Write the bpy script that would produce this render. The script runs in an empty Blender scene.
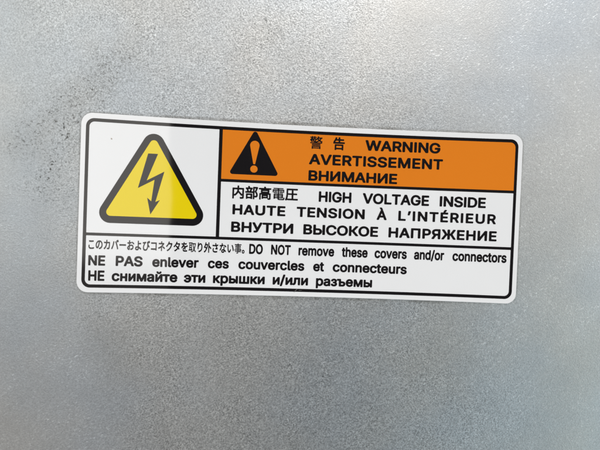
import bpy, bmesh, math, random
from mathutils import Matrix, Vector
from mathutils.geometry import delaunay_2d_cdt

S = bpy.context.scene
C = S.collection
MM = 0.001

# ------------------------------------------------------------------ camera
cam_data = bpy.data.cameras.new('camera')
cam_data.sensor_width = 36.0
cam_data.lens = 27.0
cam_data.clip_start = 0.002
cam_data.clip_end = 50.0
cam = bpy.data.objects.new('camera', cam_data)
C.objects.link(cam)
cam.matrix_world = Matrix((
    (0.997263, -0.037135, -0.063927, -9.507 * MM),
    (-0.063272, 0.018579, -0.997823, -124.697 * MM),
    (0.038242, 0.999138, 0.016178, -1.801 * MM),
    (0, 0, 0, 1)))
S.camera = cam

# ------------------------------------------------------------------ sky, sun, exposure
SUN_EL, SUN_AZ = math.radians(52), math.radians(158)     # azimuth from +Y, clockwise: in front of the panel, to its upper right
W = bpy.data.worlds.new('World')
S.world = W
W.use_nodes = True
nt = W.node_tree
nt.nodes.clear()


class NT:
    """short hand for wiring shader nodes"""
    def __init__(self, tree):
        self.t = tree

    def n(self, kind, **kw):
        nd = self.t.nodes.new(kind)
        for k, v in kw.items():
            setattr(nd, k, v)
        return nd

    def put(self, sock, v):
        if isinstance(v, bpy.types.NodeSocket):
            self.t.links.new(v, sock)
        elif v is not None:
            sock.default_value = v

    def m(self, op, a, b=None, c=None, clamp=False):
        nd = self.n('ShaderNodeMath', operation=op, use_clamp=clamp)
        for i, v in enumerate((a, b, c)):
            if v is not None:
                self.put(nd.inputs[i], v)
        return nd.outputs[0]

    def smooth(self, x, lo, hi, a=0.0, b=1.0):
        nd = self.n('ShaderNodeMapRange', interpolation_type='SMOOTHSTEP')
        for i, v in enumerate((x, lo, hi, a, b)):
            self.put(nd.inputs[i], v)
        return nd.outputs[0]

    def mix(self, f, a, b, blend='MIX'):
        nd = self.n('ShaderNodeMix', data_type='RGBA', blend_type=blend)
        self.put(nd.inputs[0], f)
        self.put(nd.inputs[6], a)
        self.put(nd.inputs[7], b)
        return nd.outputs[2]

    def noise(self, vec, scale, detail=2.0, rough=0.5, dist=0.0):
        nd = self.n('ShaderNodeTexNoise')
        self.put(nd.inputs['Vector'], vec)
        self.put(nd.inputs['Scale'], scale)
        self.put(nd.inputs['Detail'], detail)
        self.put(nd.inputs['Roughness'], rough)
        self.put(nd.inputs['Distortion'], dist)
        return nd


w = NT(nt)
sky = w.n('ShaderNodeTexSky', sky_type='NISHITA', sun_disc=False)
sky.sun_elevation = SUN_EL
sky.sun_rotation = SUN_AZ
tc = w.n('ShaderNodeTexCoord')
sep = w.n('ShaderNodeSeparateXYZ')
w.put(sep.inputs[0], tc.outputs['Generated'])
X, Y, Z = sep.outputs
front = w.m('MAXIMUM', w.m('MULTIPLY', Y, -1.0), 0.04)
u = w.m('DIVIDE', X, front)
v = w.m('DIVIDE', Z, front)
# overcast: the clear sky seen through bright cloud
cloud = w.noise(tc.outputs['Generated'], 2.2, 4.0, 0.55)
cl = w.smooth(cloud.outputs['Fac'], 0.3, 0.75, 0.75, 1.25)
vm = w.n('ShaderNodeVectorMath', operation='SCALE')
vm.inputs[0].default_value = (12.0, 12.0, 11.9)
w.put(vm.inputs[3], cl)
skyc = w.mix(w.smooth(u, 0.15, 0.9, 0.78, 0.45), sky.outputs[0], vm.outputs[0])
# what stands under that sky opposite the panel: ground, and a dark mass right in front of it
wob = w.m('MULTIPLY', w.m('SUBTRACT', w.noise(tc.outputs['Generated'], 9.0, 2.0).outputs['Fac'], 0.5), 0.02)
uu = w.m('ADD', u, wob)
above = w.smooth(v, -0.135, -0.08)
side = w.smooth(u, -0.35, 0.75)
ground = w.mix(side, (3.35, 3.25, 3.2, 1), (9.6, 12.4, 12.7, 1))
skyc = w.mix(1.0, skyc, w.mix(w.smooth(w.m('ABSOLUTE', w.m('SUBTRACT', u, 0.02)), 0.2, 0.8), (1.0, 0.95, 0.895, 1), (0.88, 0.99, 1.01, 1)), 'MULTIPLY')
land = w.mix(above, ground, skyc)
# a bright break in the cloud, low on the left
gap = w.m('MULTIPLY', w.smooth(uu, -0.62, -0.42), w.smooth(v, 0.25, 0.6, 1.0, 0.0))
gap = w.m('MULTIPLY', w.m('MULTIPLY', gap, above), w.smooth(Y, -0.3, -0.1, 1.0, 0.0))
land = w.mix(gap, land, (17.8, 17.2, 16.3, 1))
dark = w.m('MULTIPLY', w.smooth(uu, -0.226, -0.221), w.smooth(uu, 0.58, 0.95, 1.0, 0.0))
dark = w.m('MULTIPLY', dark, w.smooth(v, 0.20, 0.42, 1.0, 0.0))
dark = w.m('MULTIPLY', dark, w.smooth(Y, -0.3, -0.1, 1.0, 0.0))
env = w.mix(dark, land, (0.40, 0.47, 0.66, 1))
bg = w.n('ShaderNodeBackground')
w.put(bg.inputs[0], env)
bg.inputs[1].default_value = 0.1
wo = w.n('ShaderNodeOutputWorld')
nt.links.new(bg.outputs[0], wo.inputs[0])

sun_data = bpy.data.lights.new('sun', 'SUN')
sun_data.energy = 1.6
sun_data.angle = math.radians(12)
sun_data.color = (1.0, 0.96, 0.9)
sun = bpy.data.objects.new('sun', sun_data)
C.objects.link(sun)
sd = Vector((math.sin(SUN_AZ) * math.cos(SUN_EL), math.cos(SUN_AZ) * math.cos(SUN_EL), math.sin(SUN_EL)))
sun.rotation_euler = sd.to_track_quat('Z', 'Y').to_euler()
sun.location = sd * 3

S.view_settings.view_transform = 'Standard'
S.view_settings.look = 'None'
S.view_settings.exposure = 0.0
S.view_settings.gamma = 1.0
S.view_settings.use_curve_mapping = False


# ------------------------------------------------------------------ materials
def new_mat(name):
    mt = bpy.data.materials.new(name)
    mt.use_nodes = True
    k = NT(mt.node_tree)
    return mt, k, mt.node_tree.nodes['Principled BSDF']


def metal_material():
    mt, k, p = new_mat('galvanised_zinc')
    co = k.n('ShaderNodeTexCoord').outputs['Object']
    sp = k.n('ShaderNodeSeparateXYZ')
    k.put(sp.inputs[0], co)
    x, _, z = sp.outputs

    def mapped(rot, sx, sz, tilt=0.0):
        a = k.n('ShaderNodeMapping', vector_type='POINT')
        a.inputs['Rotation'].default_value = (tilt, rot, tilt * 0.7)
        b = k.n('ShaderNodeMapping', vector_type='POINT')
        b.inputs['Scale'].default_value = (sx, 1, sz)
        k.put(a.inputs[0], co)
        k.put(b.inputs[0], a.outputs[0])
        return b.outputs[0]

    big = k.noise(co, 22.0, 3.0, 0.55).outputs['Fac']
    big2 = k.noise(co, 60.0, 2.0, 0.5, 0.3).outputs['Fac']
    # dense crystalline grain in the middle of the sheet, sparse smeared flakes towards its sides
    xw = k.m('ADD', x, k.m('MULTIPLY', k.m('SUBTRACT', big, 0.5), 0.07))
    xw = k.m('ADD', xw, k.m('MULTIPLY', z, 0.25))
    dense = k.m('MULTIPLY', k.smooth(xw, -0.085, -0.045), k.smooth(xw, 0.018, 0.058, 1.0, 0.0))
    g1 = k.noise(mapped(0.47, 1, 1, 0.61), 2500.0, 2.0, 0.6, 0.25).outputs['Fac']
    g2 = k.noise(mapped(math.radians(38), 0.62, 1.1, 0.12), 1950.0, 1.0, 0.4, 0.0).outputs['Fac']
    g2s = k.smooth(g2, 0.56, 0.92)
    g2s = k.m('MULTIPLY', g2s, k.smooth(big2, 0.38, 0.66, 0.4, 1.0))
    patchy = k.smooth(k.noise(co, 95.0, 3.0, 0.6).outputs['Fac'], 0.3, 0.7, 0.55, 1.35)
    flakes = k.m('ADD', k.m('MULTIPLY', g2s, 0.55), k.m('MULTIPLY', g1, 0.6))
    height = k.m('ADD', k.m('MULTIPLY', g1, dense), k.m('MULTIPLY', flakes, k.m('SUBTRACT', 1.0, dense)))
    bump = k.n('ShaderNodeBump')
    bump.inputs['Strength'].default_value = 1.0
    bump.inputs['Distance'].default_value = 0.000065
    k.put(bump.inputs['Height'], height)
    # the zinc itself: slightly mottled, the crystals lighter and darker
    tone = k.m('ADD', k.m('MULTIPLY', k.m('SUBTRACT', g1, 0.5), k.m('ADD', k.m('MULTIPLY', k.m('MULTIPLY', dense, patchy), 1.45), 0.6)), 1.0)
    tone = k.m('ADD', tone, k.m('MULTIPLY', g2s, k.m('SUBTRACT', 0.42, k.m('MULTIPLY', dense, 0.3))))
    tone = k.m('ADD', tone, k.m('MULTIPLY', k.m('SUBTRACT', big2, 0.5), 0.22))
    base = k.mix(k.smooth(big, 0.32, 0.66), (0.525, 0.545, 0.570, 1), (0.570, 0.559, 0.546, 1))
    sc = k.n('ShaderNodeVectorMath', operation='SCALE')
    k.put(sc.inputs[0], base)
    k.put(sc.inputs[3], tone)
    col = sc.outputs[0]

    # dirt: a speckled smear running down to the upper left corner of the sticker, a smudge under its lower left corner
    def smear(x0, z0, x1, z1, width):
        dx, dz = x1 - x0, z1 - z0
        ln = math.hypot(dx, dz)
        ax = k.m('SUBTRACT', xw2, x0)
        az = k.m('SUBTRACT', zw2, z0)
        t = k.m('DIVIDE', k.m('ADD', k.m('MULTIPLY', ax, dx / ln), k.m('MULTIPLY', az, dz / ln)), ln)
        d = k.m('ABSOLUTE', k.m('SUBTRACT', k.m('MULTIPLY', ax, dz / ln), k.m('MULTIPLY', az, dx / ln)))
        e = k.m('MULTIPLY', k.smooth(t, -0.05, 0.2), k.smooth(t, 0.8, 1.08, 1.0, 0.0))
        return k.m('MULTIPLY', k.smooth(d, 0.0, width, 1.0, 0.0), e)
    wn = k.n('ShaderNodeSeparateColor')
    k.put(wn.inputs[0], k.noise(co, 130.0, 3.0, 0.6).outputs['Color'])
    xw2 = k.m('ADD', x, k.m('MULTIPLY', k.m('SUBTRACT', wn.outputs[0], 0.5), 0.014))
    zw2 = k.m('ADD', z, k.m('MULTIPLY', k.m('SUBTRACT', wn.outputs[1], 0.5), 0.014))
    def specks(sc, lo, hi):
        return k.smooth(k.noise(mapped(0.9, 1, 1, 0.5), sc, 2.0, 0.6, 0.3).outputs['Fac'], lo, hi)
    speck = k.m('MAXIMUM', specks(1100.0, 0.60, 0.70), k.m('MULTIPLY', specks(1900.0, 0.52, 0.66), 0.5))
    s1 = smear(-0.044, 0.046, -0.080, 0.012, 0.009)
    s2 = smear(-0.061, 0.030, -0.072, -0.002, 0.010)
    s3 = smear(-0.013, 0.056, -0.008, 0.040, 0.0035)
    s4 = smear(-0.060, -0.026, -0.048, -0.042, 0.005)
    s5 = smear(-0.056, -0.030, -0.044, -0.052, 0.013)
    sm = k.m('MAXIMUM', k.m('MAXIMUM', s1, s2), k.m('MAXIMUM', s3, k.m('MULTIPLY', s4, 0.5)))
    dirt = k.m('MULTIPLY', k.m('MULTIPLY', sm, speck), 0.82)
    col = k.mix(dirt, col, (0.10, 0.095, 0.085, 1))
    film = k.m('MULTIPLY', k.m('MAXIMUM', k.m('MULTIPLY', s5, 0.7), k.m('MULTIPLY', s1, 0.6)), 0.24)
    col = k.mix(film, col, (0.34, 0.31, 0.27, 1))
    # grime and the sticker's thin edge shadow, painted together as a dark band
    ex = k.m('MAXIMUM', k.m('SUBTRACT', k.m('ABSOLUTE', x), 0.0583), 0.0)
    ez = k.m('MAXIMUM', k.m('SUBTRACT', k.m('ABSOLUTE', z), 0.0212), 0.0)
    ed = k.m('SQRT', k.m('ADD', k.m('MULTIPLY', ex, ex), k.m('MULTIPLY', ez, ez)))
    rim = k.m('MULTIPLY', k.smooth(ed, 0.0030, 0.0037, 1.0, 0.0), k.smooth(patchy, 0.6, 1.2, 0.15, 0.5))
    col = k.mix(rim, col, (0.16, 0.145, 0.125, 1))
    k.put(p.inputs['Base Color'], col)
    p.inputs['Metallic'].default_value = 0.85
    rough = k.m('ADD', k.m('MULTIPLY', g2, 0.22), k.m('ADD', k.m('MULTIPLY', dirt, 0.3), 0.34))
    k.put(p.inputs['Roughness'], rough)
    k.put(p.inputs['Normal'], bump.outputs[0])
    return mt


def gloss_material(name, col, mottling=0.03):
    """printed vinyl under a glossy clear film"""
    mt, k, p = new_mat(name)
    co = k.n('ShaderNodeTexCoord').outputs['Object']
    n = k.noise(co, 45.0, 3.0, 0.55).outputs['Fac']
    sc = k.n('ShaderNodeVectorMath', operation='SCALE')
    sc.inputs[0].default_value = col
    k.put(sc.inputs[3], k.m('ADD', 1.0, k.m('MULTIPLY', k.m('SUBTRACT', n, 0.5), mottling * 2)))
    k.put(p.inputs['Base Color'], sc.outputs[0])
    p.inputs['IOR'].default_value = 1.6
    p.inputs['Roughness'].default_value = 0.045
    b = k.n('ShaderNodeBump')
    b.inputs['Strength'].default_value = 1.0
    b.inputs['Distance'].default_value = 0.00006
    k.put(b.inputs['Height'], k.noise(co, 38.0, 1.0, 0.35).outputs['Fac'])
    k.put(p.inputs['Normal'], b.outputs[0])
    return mt


M_METAL = metal_material()
M_WHITE = gloss_material('white_vinyl', (0.88, 0.855, 0.862))
M_BLACK = gloss_material('black_ink', (0.010, 0.008, 0.008))
M_ORANGE = gloss_material('orange_ink', (0.80, 0.218, 0.014))
M_YELLOW = gloss_material('yellow_ink', (0.86, 0.64, 0.003))
M_DIRT = gloss_material('brown_dirt', (0.42, 0.36, 0.30))
M_SCUFF = gloss_material('grey_scuff', (0.12, 0.115, 0.11))

# ------------------------------------------------------------------ the metal sheet
FRONT = -0.16 * MM          # the sticker's printed face; the sheet's face is y = 0


def link(name, me, mat, parent=None, label=None):
    me.materials.append(mat)
    o = bpy.data.objects.new(name, me)
    C.objects.link(o)
    if parent is not None:
        o.parent = parent
    if label:
        o['label'] = label
    return o


bm = bmesh.new()
bmesh.ops.create_cube(bm, size=1.0)
bmesh.ops.scale(bm, vec=(0.66, 0.0016, 0.5), verts=bm.verts)
bmesh.ops.translate(bm, vec=(0.02, 0.0008, -0.01), verts=bm.verts)
bmesh.ops.bevel(bm, geom=bm.edges[:], offset=0.0004, segments=2, affect='EDGES', profile=0.5)
me = bpy.data.meshes.new('metal_panel')
bm.to_mesh(me)
bm.free()
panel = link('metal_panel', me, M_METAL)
panel['kind'] = 'structure'
panel['label'] = 'grainy grey galvanised steel sheet behind the warning sticker'
panel['category'] = 'metal sheet'


# ------------------------------------------------------------------ flat print, traced in millimetres on the sticker
def bow(x, z):
    """the sticker's long edges run in a little towards the middle"""
    t = (x + 60) / 120
    q = (22.8 - z) / 45.6
    return -(4 * t * (1 - t)) * (0.58 * (1 - q) - 0.45 * q)


def put_pt(x, z, y):
    return (x * MM, y, (z + bow(x, z)) * MM)


def dense(loop, step=4.0):
    out = []
    for i, a in enumerate(loop):
        b = loop[(i + 1) % len(loop)]
        n = max(1, int(math.hypot(b[0] - a[0], b[1] - a[1]) / step))
        out += [(a[0] + (b[0] - a[0]) * j / n, a[1] + (b[1] - a[1]) * j / n) for j in range(n)]
    return out


def rounded(corners, radii, seg=8):
    """polygon (counter-clockwise or not) with its corners rounded"""
    out = []
    n = len(corners)
    for i in range(n):
        p0, p, p1 = (Vector(corners[(i + d) % n]) for d in (-1, 0, 1))
        r = radii if not isinstance(radii, (list, tuple)) else radii[i]
        if r <= 0:
            out.append(tuple(p))
            continue
        a, b = (p0 - p).normalized(), (p1 - p).normalized()
        half = a.angle(b) / 2
        d = r / math.tan(half)
        c = p + (a + b).normalized() * (r / math.sin(half))
        s, e = p + a * d - c, p + b * d - c
        a0 = math.atan2(s.y, s.x)
        da = math.atan2(e.y, e.x) - a0
        da = (da + math.pi) % (2 * math.pi) - math.pi
        out += [(c.x + r * math.cos(a0 + da * j / seg), c.y + r * math.sin(a0 + da * j / seg)) for j in range(seg + 1)]
    return out


def box(x0, z0, x1, z1, r):
    return rounded([(x0, z0), (x1, z0), (x1, z1), (x0, z1)], r)


def fill(shapes):
    """shapes: list of [outline, hole, hole ...] -> (points, faces), even-odd inside each shape"""
    pts, faces = [], []
    for loops in shapes:
        vs, es = [], []
        for lp in loops:
            k, n = len(vs), len(lp)
            vs += [Vector(q) for q in lp]
            es += [(k + i, k + (i + 1) % n) for i in range(n)]
        r = delaunay_2d_cdt(vs, es, [], 0, 1e-5)
        base = len(pts)
        pts += [tuple(q) for q in r[0]]
        for f in r[2]:
            cx = sum(r[0][i][0] for i in f) / len(f)
            cz = sum(r[0][i][1] for i in f) / len(f)
            odd = False
            for lp in loops:
                for (ax, az), (bx, bz) in zip(lp, lp[1:] + lp[:1]):
                    if (az > cz) != (bz > cz) and cx < ax + (cz - az) * (bx - ax) / (bz - az):
                        odd = not odd
            if odd:
                faces.append([base + i for i in f])
    return pts, faces


def flat_mesh(name, shapes, layer):
    pts, faces = fill(shapes)
    y = FRONT - layer * 0.012 * MM
    me = bpy.data.meshes.new(name)
    me.from_pydata([put_pt(a, b, y) for a, b in pts], [], faces)
    me.update()
    bm = bmesh.new()
    bm.from_mesh(me)
    bmesh.ops.recalc_face_normals(bm, faces=bm.faces)
    for f in bm.faces:
        if f.normal.y > 0:
            f.normal_flip()
    bm.to_mesh(me)
    bm.free()
    return me


# the white vinyl: a thin slab with a softened front edge
outline = dense(box(-61.3, -24.2, 61.3, 24.25, 3.0), 3.0)
inset = dense(box(-61.24, -24.14, 61.24, 24.19, 2.94), 3.0)


def slab(name):
    bm = bmesh.new()
    rings = []
    for lp, y in ((outline, -0.01 * MM), (outline, FRONT + 0.06 * MM), (inset, FRONT)):
        rings.append([bm.verts.new(put_pt(a, b, y)) for a, b in lp])
    n = len(outline)
    for r0, r1 in zip(rings, rings[1:]):
        for i in range(n):
            bm.faces.new((r0[i], r0[(i + 1) % n], r1[(i + 1) % n], r1[i]))
    bm.faces.new(rings[-1])
    bmesh.ops.recalc_face_normals(bm, faces=bm.faces)
    if bm.faces[-1:] and max(bm.faces, key=lambda f: f.calc_area()).normal.y > 0:
        for f in bm.faces:
            f.normal_flip()
    me = bpy.data.meshes.new(name)
    bm.to_mesh(me)
    bm.free()
    return me


sticker = bpy.data.objects.new('warning_sticker', None)
C.objects.link(sticker)
sticker.empty_display_size = 0.02
sticker['label'] = 'white, orange and yellow high voltage warning sticker on the galvanised metal'
sticker['category'] = 'sticker'
link('vinyl_backing', slab('vinyl_backing'), M_WHITE, sticker, 'white vinyl with rounded corners')

# orange header, then the black rules over it
link('header_panel', flat_mesh('header_panel', [[dense(rounded([(-24.0, 7.9), (59.6, 7.9), (59.6, 22.4), (-24.0, 22.4)], [0, 0, 1.9, 0]))]], 1), M_ORANGE, sticker,
     'orange header panel')
cells = [dense(rounded([(-59.1, -7.95), (-24.55, -7.95), (-24.55, 21.95), (-59.1, 21.95)], [0.12, 0.12, 0.12, 1.4])),
         dense(rounded([(-23.63, 8.25), (59.15, 8.25), (59.15, 21.95), (-23.63, 21.95)], [0.12, 0.12, 1.5, 0.12])),
         dense(box(-23.63, -7.95, 59.15, 7.47, 0.12)),
         dense(rounded([(-59.1, -21.98), (59.1, -21.98), (59.1, -8.72), (-59.1, -8.72)], [1.4, 1.4, 0.12, 0.12]))]
link('border_frame', flat_mesh('border_frame', [[dense(box(-60.0, -22.85, 60.0, 22.85, 2.2))] + cells], 2), M_BLACK, sticker,
     'black ruled border with dividers')


def tri(cx, apex, base, half, r):
    return rounded([(cx - half, base), (cx + half, base), (cx, apex)], r, 10)


hz = link('hazard_triangle', flat_mesh('hazard_triangle', [[tri(-42.0, 22.55, -5.18, 16.0, 2.9), tri(-41.97, 19.0, -3.25, 12.85, 1.1)]], 2),
          M_BLACK, sticker, 'black rounded triangle outline')
link('triangle_field', flat_mesh('triangle_field', [[tri(-41.97, 19.4, -3.5, 13.25, 1.2)]], 1), M_YELLOW, hz, 'yellow field inside the triangle')
link('lightning_bolt', flat_mesh('lightning_bolt', [[[(-43.42, 14.2), (-40.8, 14.2), (-43.6, 6.8), (-38.95, 9.45), (-41.1, 1.0), (-39.9, 1.6),
      (-42.32, -2.45), (-43.3, 2.1), (-42.2, 1.15), (-41.5, 7.1), (-45.85, 4.65)]]], 3), M_BLACK, hz, 'black lightning bolt with an arrow tip')


def circle(cx, cz, r, a0=0, a1=360, n=24):
    return [(cx + r * math.cos(math.radians(a0 + (a1 - a0) * i / n)), cz + r * math.sin(math.radians(a0 + (a1 - a0) * i / n)))
            for i in range(n if a1 - a0 == 360 else n + 1)]


al = link('alert_triangle', flat_mesh('alert_triangle', [[tri(-14.78, 22.57, 9.73, 6.94, 0.65)]], 2), M_BLACK, sticker, 'solid black triangle on the orange')
link('exclamation_mark', flat_mesh('exclamation_mark', [[circle(-14.78, 18.02, 1.28, -8, 188) + [(-15.02, 12.75), (-14.54, 12.75)]], [circle(-14.8, 11.38, 1.0)]], 3),
     M_ORANGE, al, 'orange exclamation mark')

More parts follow.
